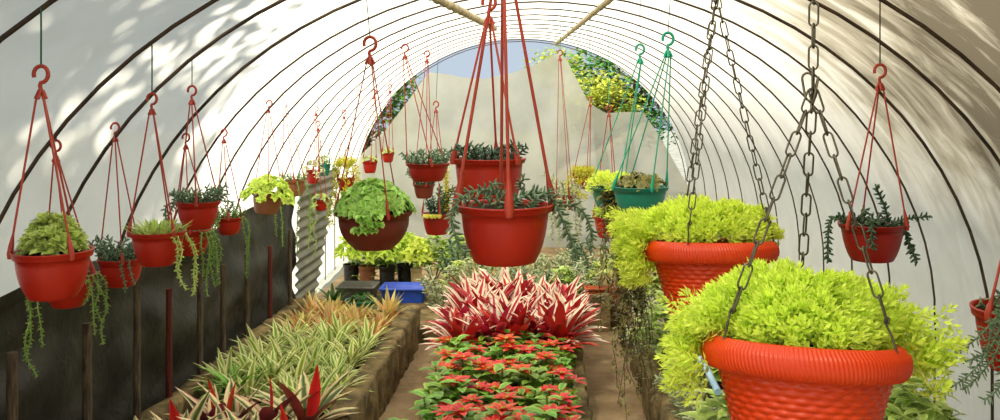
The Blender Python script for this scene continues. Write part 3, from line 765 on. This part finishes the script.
# ------------------------------------------------------------------ wicker-textured baskets on chains
def link(mb, c, d, roll, L, w, r):
    d = d.normalized(); a = d.orthogonal().normalized(); b = d.cross(a)
    s = a*math.cos(roll) + b*math.sin(roll)
    hl = L/2 - w/2; pts = []
    for k in range(8):
        th = PI*k/7; pts.append(c + d*(hl + w/2*math.sin(th)) + s*(w/2*math.cos(th)))
    for k in range(8):
        th = PI*k/7; pts.append(c - d*(hl + w/2*math.sin(th)) - s*(w/2*math.cos(th)))
    mb.tube(pts, r, 6, closed=True)
def chain(mb, p, q, L=.044, w=.0155, r=.0019, roll0=0.4):
    v = q-p; n = max(1, round(v.length/(L-2.4*r-.001))); sp = v.length/n; d = v.normalized()
    for i in range(n):
        link(mb, p + d*(sp*(i+.5)), d, roll0 + (i % 2)*PI/2 + rnd.uniform(-.25,.25), sp+2.4*r, w, r)
def wicker(px, py, y, D, apex, label, tilt=0, tip=0, toppt=None, angs=(PI*1.0, -.35, 1.2), seg=336):
    R = D/2; H = D*.62; c = W(px, py, y)
    root = empty('hanging_basket', (c.x - H*math.sin(tilt), y + H*math.sin(tip), c.z-H), label, 'hanging basket', 'orange wicker-textured baskets')
    root.rotation_euler = (tip, tilt, 0)
    NW, RH = 27, .0108
    def rf(th, r, z):
        row = math.floor(z/RH); fr = (z/RH) % 1
        return .0048*math.sin(PI*fr)**.7*(.3+.7*(.5+.5*math.cos(NW*th + PI*row))) - .0016
    prof = [(R*.58, 0), (R*.62, .004)]
    zt = H-.048; n = int(zt/RH)*5
    for i in range(n+1):
        z = .005 + (zt-.005)*i/n; prof.append((R*(.64 + .27*(z/zt)), z))
    mb = MB(); mb.lathe(prof, seg, 0, rf); mb.build('pot', M['orange'], root)
    rp = []
    for i in range(15):
        a = -PI*.5 + PI*i/14*1.15
        rp.append((R*.925 + .016*math.cos(a) + (.010 if i < 9 else .006)*1, H-.026 + .027*math.sin(a)))
    rp = [(R*.90, H-.05)] + rp + [(R*.90, H-.004), (R*.89, H-.05)]
    def rr(th, r, z): return .0009*math.sin(150*th + z*160) if r > R*.925 else 0
    mb = MB(); mb.lathe(rp, 900, 0, rr, capb=False); mb.build('rim', M['orange'], root)
    mb = MB()
    rows = [[(R*.9*k/6*math.cos(2*PI*i/32), R*.9*k/6*math.sin(2*PI*i/32), H-.018 + .008*noise.noise(Vector((k*2+y, i, 3)))) for i in range(32)] for k in range(7)]
    mb.quad_strip(rows, None, 0, True); mb.build('soil', M['soil'], root)
    inv = Euler((tip, tilt, 0)).to_matrix().inverted()
    def L_(v): return inv @ (v - Vector(root.location))
    ap = L_(apex)
    for a in angs:
        e = Vector((R*1.0*math.cos(a), R*1.0*math.sin(a), H+.002))
        mb = MB(); v = (ap-e); d = v.normalized()
        # wire hanger hooked through the rim
        s = d.cross(Vector((0,1,0))).normalized()
        mb.tube([e + Vector((0,0,-.022)), e + Vector((0,-.004,-.006)), e + d*.02, e + d*.045 + s*.004, e + d*.055, e + d*.048 - s*.005, e + d*.04], .002, 6)
        chain(mb, e + d*.046, ap, roll0=rnd.random()); mb.build('chain', M['chain'], root)
    if toppt is not None:
        t = L_(toppt); mb = MB(); chain(mb, ap, t, roll0=.2); mb.build('hanging_chain', M['chain'], root)
        mb = MB(); link(mb, ap + Vector((.004, 0, -.002)), Vector((.2, 0, 1)), .6, .05, .018, .0022); link(mb, ap + Vector((-.006, .004, .006)), Vector((-.15, .1, 1)), 1.9, .05, .018, .0022)
        mb.build('coupling', M['chain'], root)
    return root, R, H
ap = W(813, 90, 1.56); tp = Vector((ap.x+.005, ap.y, zs(ap.x)-.05))
r, R, H = wicker(804, 338, 1.56, .322, ap, 'orange-red wicker-textured basket brimming with lime sedum, the largest and closest one', tilt=math.radians(3.2), tip=math.radians(-9), toppt=tp, angs=(PI+.35, -.76, 1.35))
def side(th, rt, lt, front, back):
    c, q = math.cos(th), math.sin(th)
    s = rt if c > 0 else lt
    if q < 0:
        t = min(1, -q/.42); return s + (front-s)*t*t*(3-2*t)
    return s*c*c + back*q*q
def f(mb):
    dome(mb, R, H, R, .100, 820, .0175, .0064, .038, 15, .045, spread=lambda th: side(th, 1.5, 1.32, .84, 1.15))
    dome(mb, R*.9, H-.02, R*.82, .07, 260, .017, .006, .04, 14, .0)
    for i in range(170):      # stems hanging over the rim on both flanks
        s = -1 if rnd.random() < .5 else 1
        th = (PI - rnd.uniform(-.3, .8)) if s < 0 else rnd.uniform(-.15, .8); q = rnd.uniform(1.06, 1.5 if s > 0 else 1.3)
        p = Vector((math.cos(th)*R*q, math.sin(th)*R*q, H + .05 - rnd.uniform(0, .15 if s < 0 else .09)))
        shoot(mb, p, Vector((math.cos(th)*.9, math.sin(th)*.9, rnd.uniform(-.5,.5))), .042, 15, .0175, .0064)
fol(r, 'sedum_foliage', f, M['lime'])
ap = W(716, -6, 2.35); tp = Vector((ap.x, ap.y, zs(ap.x)-.05))
r, R, H = wicker(710, 240, 2.35, .322, ap, 'orange-red wicker-textured basket of lime sedum, the smaller one further in', tip=math.radians(-6), toppt=tp, angs=(PI+1.05, -.22, 1.9), seg=276)
def f(mb):
    dome(mb, R, H, R, .085, 640, .0205, .0075, .042, 14, .04, spread=lambda th: side(th, 1.12, 1.3, .86, 1.15))
    for i in range(260):
        th = PI - rnd.uniform(-.45, .9); z = rnd.uniform(0, .17); q = rnd.uniform(1.08, 1.42 - 1.1*z)
        p = Vector((math.cos(th)*R*q, math.sin(th)*R*q, H + .07 - z))
        shoot(mb, p, Vector((math.cos(th), math.sin(th), rnd.uniform(-.6,.4))), .042, 16, .0165, .006)
fol(r, 'sedum_foliage', f, M['lime'])

# ------------------------------------------------------------------ planting beds
def prof_lance(t): return max(.03, math.sin(PI*(.08+.92*t)**.85)) if t < 1 else .02
def prof_round(t): return [.25,.6,.9,1,.95,.7,.05][min(6, int(round(t*6)))]
def prof_grass(t): return (1-t**2.2)*.85+.15 if t < 1 else .03
protos = {}
def proto(key, name, parts, nvar=3):
    protos[key] = []
    for v in range(nvar):
        o = bpy.data.objects.new(name, None); o.empty_display_size = .04
        COL.objects.link(o)
        for (pn, fn, mats) in parts:
            for k in range(fn[1] if isinstance(fn, tuple) else 1):
                mb = MB(); (fn[0] if isinstance(fn, tuple) else fn)(mb, v, k)
                if mb.v: mb.build(pn, mats, o)
        protos[key].append([o, False])
def plant(key, loc, label, cat, group, s=1.0, rz=None, v=None):
    pr = protos[key][rnd.randrange(len(protos[key])) if v is None else v]
    if not pr[1]: o = pr[0]; pr[1] = True
    else: o = copy_tree(pr[0])
    o.location = loc; o.scale = (s, s, s); o.rotation_euler = (0, 0, rnd.random()*6.28 if rz is None else rz)
    tag(o, label, cat, group); return o

proto('tricolor', 'striped_boat_lily', [('leaves', lambda mb, v, k: tuftleaves(mb, 17, .22, .056, (.12, 1.15), .45, 0, .04, 6, .012, .35, prof_lance), M['tricolor']),
      ('young_leaf', lambda mb, v, k: None if v == 1 else mb.leaf((.01, 0, .06), (.15 if v else -.25, .1, 1), (0,1,0), .21, .045, .2, 5, .5, prof_lance), M['youngred'])], 4)
proto('spider', 'spider_plant', [('leaves', lambda mb, v, k: tuftleaves(mb, 32, .185, .030, (.25, 1.35), .75, 0, .03, 5, .012, .3, prof_lance), M['spider'])], 4)
proto('greengrass', 'lily_turf', [('leaves', lambda mb, v, k: tuftleaves(mb, 40, .21, .028, (.2, 1.4), 1.2, 0, .03, 6, .012, .3, prof_grass), M['coleus'])], 1)
proto('redspider', 'red_bromeliad', [('leaves', lambda mb, v, k: tuftleaves(mb, 30, .17, .027, (.3, 1.4), .5, 0, .02, 5, .012, .3, prof_lance), M['redspider'])], 3)
proto('trio', 'pink_striped_plant', [('leaves', lambda mb, v, k: tuftleaves(mb, 32, .235, .052, (.3, 1.35), .5, 0, .10, 6, .02, .35, prof_round, mpick=lambda i: 1 if rnd.random() < .3 else 0), [M['triostar'], M['crimson']])], 4)
def poin_leaves(mb, v, k):
    for s in range(4):
        a = s*1.6 + v; hx, hy = .05*math.cos(a), .05*math.sin(a); hz = .17 + .05*((s*7+v) % 3)/2
        mb.tube([(hx*.3, hy*.3, 0), (hx*.7, hy*.7, hz*.5), (hx, hy, hz)], .004, 5, 1)
        for i in range(17):
            th = gold(i)+s; z = .05+(hz-.04)*i/17
            o = Vector((math.cos(th), math.sin(th), .35))
            mb.leaf((hx*(.3+.7*i/17), hy*(.3+.7*i/17), z), o, (0,0,1), rnd.uniform(.055,.095), rnd.uniform(.032,.048), .7, 4, .2)
def poin_head(mb, v, k):
    a = k*1.6 + v; hx, hy = .05*math.cos(a), .05*math.sin(a); hz = .175 + .05*((k*7+v) % 3)/2
    for i in range(11):
        th = gold(i)+v+k; e = .12 + .5*(i/11)
        mb.leaf((hx, hy, hz), Vector((math.cos(th), math.sin(th), math.tan(e))), (0,0,1), .078*(1.1-.5*i/11), .027, .35, 4, .2)
    for i in range(6):
        th = gold(i); mb.plump(Vector((hx+.007*math.cos(th), hy+.007*math.sin(th), hz+.004)), Vector((0,0,1)), .01, .008, 1)
proto('poin', 'poinsettia', [('leaves', poin_leaves, [M['coleus'], M['stem']]), ('flower_head', (poin_head, 2), [M['bract'], M['yellow']])], 4)
proto('poingreen', 'poinsettia', [('leaves', poin_leaves, [M['coleus'], M['stem']]), ('flower_head', (poin_head, 1), [M['bract'], M['yellow']])], 2)
def succ(mb, v, k):
    for i in range(9):
        th = gold(i); q = math.sqrt(i/9)*.09; p = Vector((math.cos(th)*q, math.sin(th)*q, 0))
        strand(mb, [p, p+Vector((math.cos(th)*.02, math.sin(th)*.02, .05)), p+Vector((math.cos(th)*.05, math.sin(th)*.05, rnd.uniform(.06,.14)))], .016, .034, .024, 0, 3, 3)
proto('pale', 'grey_succulent', [('foliage', succ, M['palesuc'])], 3)
def bushy(mb, v, k):
    for i in range(70):
        th = gold(i); q = math.sqrt((i+.5)/70); c = Vector((math.cos(th)*q*.16, math.sin(th)*q*.16, .12+.2*(1-q*q)*rnd.uniform(.5,1.2)))
        for m in range(5):
            t2 = rnd.random()*6.28; mb.leaf(c, Vector((math.cos(t2), math.sin(t2), rnd.uniform(-.1,.9))), (0,0,1), rnd.uniform(.05,.09), .03, .8, 3, .25)
    for i in range(6):
        th = i*1.05; mb.tube([(0,0,0), (.05*math.cos(th), .05*math.sin(th), .1), (.12*math.cos(th), .12*math.sin(th), .22)], .004, 5, 1)
proto('bush', 'bushy_plant', [('foliage', bushy, [M['lettuce'], M['stem']])], 2)
def pale_sticks(mb, v, k):
    for i in range(14):
        th = gold(i); q = .03+.05*rnd.random(); p = Vector((math.cos(th)*q, math.sin(th)*q, 0))
        mb.leaf(p, Vector((math.cos(th)*.25, math.sin(th)*.25, 1)), Vector((math.cos(th), math.sin(th), 0)), rnd.uniform(.25,.42), .032, -.1, 4, .4, prof_grass)
proto('sticks', 'snake_plant', [('leaves', pale_sticks, M['redspider'])], 2)
def euph(mb, v, k):
    upright_succulents(mb, .12, .0, 22, .3, .04, .028, .35)
proto('euph', 'upright_succulent', [('foliage', euph, M['palesuc'])], 2)
proto('euphd', 'upright_succulent', [('foliage', euph, M['burro'])], 2)

# left bed
rowsL = [3.0, 3.3, 3.6, 3.9]
for a, y in enumerate(rowsL):
    xs = [-1.47, -1.34, -1.21, -1.06]
    for b, x in enumerate(xs):
        plant('tricolor', (x+rnd.uniform(-.04,.04), y+rnd.uniform(-.06,.06), .19), f'striped boat lily with cream edges, {ORD[b+1]} from black wall, {ORD[a+1]} row', 'plant', 'boat lilies in the bed by the black wall', rnd.uniform(1.05,1.3))
plant('greengrass', (-1.5, 4.32, .19), 'plain green grassy clump by the stakes, among boat lilies and pale spider plants', 'plant', None, 1.15)
rowsS = [4.2, 4.42, 4.64, 4.86, 5.08, 5.29]
for a, y in enumerate(rowsS):
    for b, x in enumerate([-1.54, -1.38, -1.22, -1.07]):
        if a == 0 and b == 0: continue
        plant('spider', (x+rnd.uniform(-.04,.04), y+rnd.uniform(-.06,.06), .19), f'pale cream-edged spider plant, {ORD[b+1]} from the black wall in {ORD[a+1]} pale row', 'plant', 'spider plants in the bed by the black wall', rnd.uniform(.95,1.2))
for a, y in enumerate([5.5, 5.72, 5.94]):
    for b, x in enumerate([-1.54, -1.38, -1.22, -1.08]):
        plant('redspider', (x+rnd.uniform(-.04,.04), y+rnd.uniform(-.06,.06), .19), f'red-flushed bromeliad, {ORD[b+1]} from black wall, {ORD[a+1]} row behind spider plants', 'plant', 'bromeliads at the end of the walled bed', rnd.uniform(.9,1.2))
# middle bed: poinsettias, then tall pink and white leaves
for a in range(9):
    y = 3.28 + a*.21
    for b, x in enumerate([-.50, -.36, -.22, -.08, .06]):
        x += rnd.uniform(-.03,.03) + (-.07 if a < 3 and b == 0 else 0)
        k = 'poingreen' if (b == 0 and a > 0) or (a*5+b*2) % 5 == 1 else 'poin'
        plant(k, (x, y+rnd.uniform(-.04,.04), .15), (f'poinsettia with red bracts' if k == 'poin' else 'mostly green poinsettia') + f', {ORD[b+1]} from the walled bed in {ORD[a+1]} poinsettia row', 'plant', 'poinsettias in the middle bed', rnd.uniform(.9,1.15))
for a, y in enumerate([5.12, 5.36, 5.6, 5.84, 6.08]):
    for b, x in enumerate([-.47, -.33, -.19, -.05, .09]):
        plant('trio', (x+rnd.uniform(-.04,.04), y+rnd.uniform(-.05,.05), .15), f'tall red-white striped plant, {ORD[b+1]} from walled bed, {ORD[a+1]} row behind poinsettias', 'plant', 'red and white plants in the middle bed', rnd.uniform(1.0,1.25))
# right bed
for a in range(9):
    y = 2.9 + a*.45
    for b, x in enumerate([.66, .86, 1.2]):
        plant('pale' if (a+b) % 4 else 'bush', (x+rnd.uniform(-.05,.05), y+rnd.uniform(-.1,.1), .25 if b == 0 else .2), ('pale grey-green succulent' if (a+b) % 4 else 'loose green leafy plant') + f', {ORD[b+1]} in from sunny path, {ORD[a+1]} row', 'plant', 'low plants in the bed under the baskets', rnd.uniform(1.1,1.6))
plant('bush', (1.34, 3.35, .2), 'green bushy plant below the closest basket, beside the white film', 'plant', None, 1.25)
mb = MB(); p, q = W(640, 292, 6.6), W(700, 372, 4.2); d = (q-p)
mb.box(tuple((p+q)/2 + Vector((.03, 0, .0))), (.09, d.length, .03), 0, d.to_track_quat('Y', 'Z').to_matrix())
tag(mb.build('wooden_board', M['board'], smooth=False), 'weathered board lying along the edge of the succulent bed', 'board')
mb = MB(); p, q = W(697, 355, 3.4), W(718, 392, 2.95); mb.tube([p, p.lerp(q, .5) + Vector((0,0,.01)), q], .012, 8)
tag(mb.build('water_pipe', M['pipe']), 'short pale blue pipe sticking up among the grey succulents', 'pipe')

# far end plants, tubs and bags
def tub(name, c, sz, mat, label, cat, group=None, lip=.012):
    mb = MB(); w, d, h = sz; t = .008
    def ring(ww, dd, z, n=4, r=.02):
        out = []
        for (sx, sy, a0) in ((1,1,0),(-1,1,PI/2),(-1,-1,PI),(1,-1,PI*1.5)):
            for k in range(n+1):
                a = a0 + PI/2*k/n; out.append((sx*(ww/2-r)+r*math.cos(a), sy*(dd/2-r)+r*math.sin(a), z))
        return out
    rows = [ring(w*.88, d*.88, 0), ring(w*.95, d*.95, h*.8), ring(w*.96, d*.96, h*.82), ring(w+lip, d+lip, h*.84), ring(w+lip, d+lip, h), ring(w*.94, d*.94, h), ring(w*.86, d*.86, .012)]
    mb.quad_strip(rows, None, 0, True); mb.cap(rows[0][::-1]); mb.cap(rows[-1])
    o = mb.build(name, M[mat]); o.location = c; tag(o, label, cat, group); return o
def round_pot(name, c, R, H, mat, label, fn=None, lmat=None, group=None, cat='pot', base=.75):
    root = empty(name, c, label, cat, group)
    mb = MB(); mb.lathe(pot_profile(R, H, base), 28); mb.build('pot', M[mat], root)
    mb = MB(); mb.lathe([(R*.5, H*.85), (R*.9, H*.88)], 20); mb.build('soil', M['soil'], root)
    if fn: mb = MB(); fn(mb, R, H); mb.build('foliage', M[lmat], root)
    return root
mb = MB(); mb.box((-1.22, 7.12, .05), (.92, 1.75, .1)); tag(mb.build('stone_ledge', M['stone'], smooth=False), 'low stone ledge carrying the crate, trays and nursery bags behind the walled bed', 'ledge')
c = W(406, 297, 7.2); tub('plastic_crate', (c.x, 7.15, .102), (.36, .26, .115), 'blue', 'bright blue plastic crate on the ledge behind the walled bed', 'crate')
c = W(358, 290, 7.2); tub('plastic_tray', (c.x, 7.2, .102), (.3, .26, .115), 'greytub', 'dull grey plastic tray beside the blue crate', 'tray')
c = W(361, 301, 6.7); round_pot('potted_plant', (c.x, 6.7, .102), .115, .1, 'teal', 'round teal pot of small leaves in front of the grey tray', lambda mb, R, H: broad(mb, R, H*.8, .10, .05, 30, .045, .02), 'dark')
c = W(333, 304, 6.55); round_pot('potted_plant', (c.x, 6.55, .102), .1, .1, 'terra', 'terracotta pot with spiky green leaves at the end of the walled bed', lambda mb, R, H: tuftleaves(mb, 22, .17, .03, (.4,1.4), .7, 0, H*.8), 'dark')
for i, (px, py, mat, lab) in enumerate(((388, 283, 'bag', 'black nursery bag with a lime leafy sapling, behind the blue crate'), (404, 283, 'bag', 'black nursery bag standing next to the pale pot behind the crate'), (368, 285, 'brownbag', 'brown clay pot with a lime leafy sapling behind the grey tray'), (350, 285, 'bag', 'black nursery bag with lime leaves behind the grey tray, by the corrugated sheet'), (417, 282, 'palepot', 'pale clay pot rising behind the blue crate'))):
    c = W(px, py, 7.7)
    round_pot('sapling_pot', (c.x, 7.66 + .09*(i % 2), .102), .07 if mat != 'palepot' else .05, .18 if mat != 'palepot' else .16, mat, lab, (lambda mb, R, H: ([mb.tube([(0, 0, H*.85), (.01, .004*k, H+.05), (.03*(k-1), .02, H+.16)], .004, 5) for k in range(3)], broad(mb, R, H+.08, .12, .17, 46, .07, .03, drop=.0))), 'limeb', 'nursery pots behind the crate', 'potted sapling', base=.85)
c2 = [(-1.32, 8.25), (-1.05, 8.3), (-.8, 8.25), (-1.5, 7.9)]
for i, (x, y) in enumerate(c2):
    plant('bush', (x, y, .0), ['bushy lime plant against the end net by the blue crate', 'bushy plant behind the nursery bags at the net', 'leafy plant at the net behind the pale pot', 'leafy plant in the corner of net and corrugated sheet'][i], 'plant', 'bushes along the end net', 1.35)
k = 0
for a, y in enumerate([6.9, 7.3, 7.75]):
    for b, x in enumerate([-.72, -.5, -.28, -.06, .16, .38, .58]):
        key = ['euph', 'euphd', 'sticks', 'bush', 'euph'][(a*3+b*2) % 5]
        nm = {'euph': 'pale upright succulent', 'euphd': 'blue-green upright succulent', 'sticks': 'clump of yellowish sword leaves', 'bush': 'leafy green plant'}[key]
        plant(key, (x+rnd.uniform(-.06,.06), y+rnd.uniform(-.1,.1), .0), f'{nm} behind middle bed, {ORD[b+1]} from blue crate, {ORD[a+1]} far row', 'plant', 'mixed plants behind the middle bed', rnd.uniform(1.0,1.35))
for i, px in enumerate((592, 606, 622, 638, 652)):
    c = W(px, 290, 6.75)
    o = tub('planter_box', (c.x, 6.75, .17), (.105, .1, .115), 'terra', f'small terracotta planter in the row closing the sunny path, {ORD[i+1]} from the striped plants', 'planter', 'terracotta planters at the path end')
mb = MB(); mb.box((.42, 6.76, .085), (.66, .2, .168)); tag(mb.build('stone_ledge', M['stone'], smooth=False), 'low stone ledge under the terracotta planters', 'ledge')
for p in protos.values():
    for o, used in p:
        if not used:
            for ch in list(o.children): bpy.data.objects.remove(ch)
            bpy.data.objects.remove(o)

# ------------------------------------------------------------------ trees outside
def tree(name, x, y, h, rx, rz_, n, label, mats, leafL=.12, zc=None, seed=1, ry=None, clus=26):
    rg = random.Random(seed); root = empty(name, (x, y, -.06), label, 'tree')
    zc = zc or h-rz_; ry = ry or rx
    mb = MB(); mb.tube([(0,0,0), (.05,.03,zc*.4), (-.04,.05,zc*.75), (.02,0,zc)], [.13,.1,.08,.05], 10)
    for i in range(8):
        th = gold(i); e = Vector((rx*.75*math.cos(th), ry*.75*math.sin(th), zc + rz_*rg.uniform(-.3,.6)))
        s = Vector((0,0,zc*rg.uniform(.65,.95))); mb.tube([s, s.lerp(e,.5)+Vector((0,0,.1)), e], [.045,.03,.012], 7)
    mb.build('trunk', M['bark'], root)
    mb = MB()
    for i in range(n):
        while True:
            v = Vector((rg.uniform(-1,1), rg.uniform(-1,1), rg.uniform(-1,1)))
            if .25 < v.length < 1: break
        c = Vector((v.x*rx, v.y*ry, zc+v.z*rz_)); cr = leafL*2.4
        for k in range(clus):
            p = c + Vector((rg.gauss(0,1), rg.gauss(0,1), rg.gauss(0,.7)))*cr*.5
            th = rg.random()*6.28
            mb.leaf(p, Vector((math.cos(th), math.sin(th), rg.uniform(-.6,.5))), (0,0,1), leafL*rg.uniform(.7,1.2), leafL*.5, .5, 2, .2)
    mb.build('crown', mats, root)
tree('leafy_tree', 1.35, 15.2, 3.2, 1.15, .95, 170, 'dense dark green tree outside beyond the peak of the end net', M['treeleaf'], .13, 2.0, 3)
tree('leafy_tree', .75, 12.6, 2.6, .62, .42, 60, 'sunny yellow-green tree outside, in front of the dark tree', M['treelime'], .1, 1.75, 8)
tree('leafy_tree', -2.7, 13.3, 2.5, .9, .75, 90, 'dark tree outside behind the low corner of the end net', M['treeleaf'], .13, 1.75, 5)
tree('leafy_tree', .3, 18.5, 2.9, .55, .4, 40, 'far pale green tree peeping over the middle of the net', M['treelime'], .12, 2.45, 6)
tree('shade_tree', -3.5, .5, 6.2, 2.3, 1.0, 190, 'broad tree outside whose branches dapple the film above the black wall', M['treeleaf'], .14, 4.8, 11, 2.0, 44)
tree('shade_tree', 2.9, 1.1, 6.0, 2.3, .9, 110, 'broad tree outside shading the dirty film near the entrance', M['treeleaf'], .14, 4.8, 12, 1.35, 44)

# ------------------------------------------------------------------ light, sky, camera
w = bpy.data.worlds.new('World'); scene.world = w; w.use_nodes = True
nt = w.node_tree; bg = nt.nodes['Background']
sky = nt.nodes.new('ShaderNodeTexSky'); sky.sky_type = 'HOSEK_WILKIE'; sky.turbidity = 4; sky.ground_albedo = .4
sky.sun_direction = Vector((-.4, -.5, .8)).normalized()
mxs = nt.nodes.new('ShaderNodeMix'); mxs.data_type = 'RGBA'; mxs.inputs[0].default_value = .6; mxs.inputs[7].default_value = (.74, .86, 1, 1)
nt.links.new(sky.outputs[0], mxs.inputs[6]); nt.links.new(mxs.outputs[2], bg.inputs[0]); bg.inputs[1].default_value = 0.6
sd = bpy.data.lights.new('sun', 'SUN'); sd.energy = 7.5; sd.angle = math.radians(1.2); sd.color = (1, .95, .84)
so = bpy.data.objects.new('sun', sd); COL.objects.link(so)
so.rotation_euler = Vector((.3, .5, -.85)).to_track_quat('-Z', 'Y').to_euler(); so.location = (-3, -5, 9)
cd = bpy.data.cameras.new('camera'); co = bpy.data.objects.new('camera', cd); COL.objects.link(co)
co.location = (0, 0, EYE); co.rotation_euler = (PI/2, 0, 0)
cd.sensor_width = 36; cd.sensor_fit = 'HORIZONTAL'; cd.lens = 36*F/1000
cd.shift_x = -(PX-500)/1000; cd.shift_y = -(210-PY)/1000
cd.clip_start = .05; cd.clip_end = 200
scene.camera = co
scene.view_settings.view_transform = 'Standard'; scene.view_settings.look = 'None'
scene.view_settings.gamma = 1; scene.view_settings.use_curve_mapping = False
scene.view_settings.exposure = 0.85
scene.cycles.use_denoising = True
scene.cycles.max_bounces = 10; scene.cycles.transparent_max_bounces = 16
scene.cycles.diffuse_bounces = 6
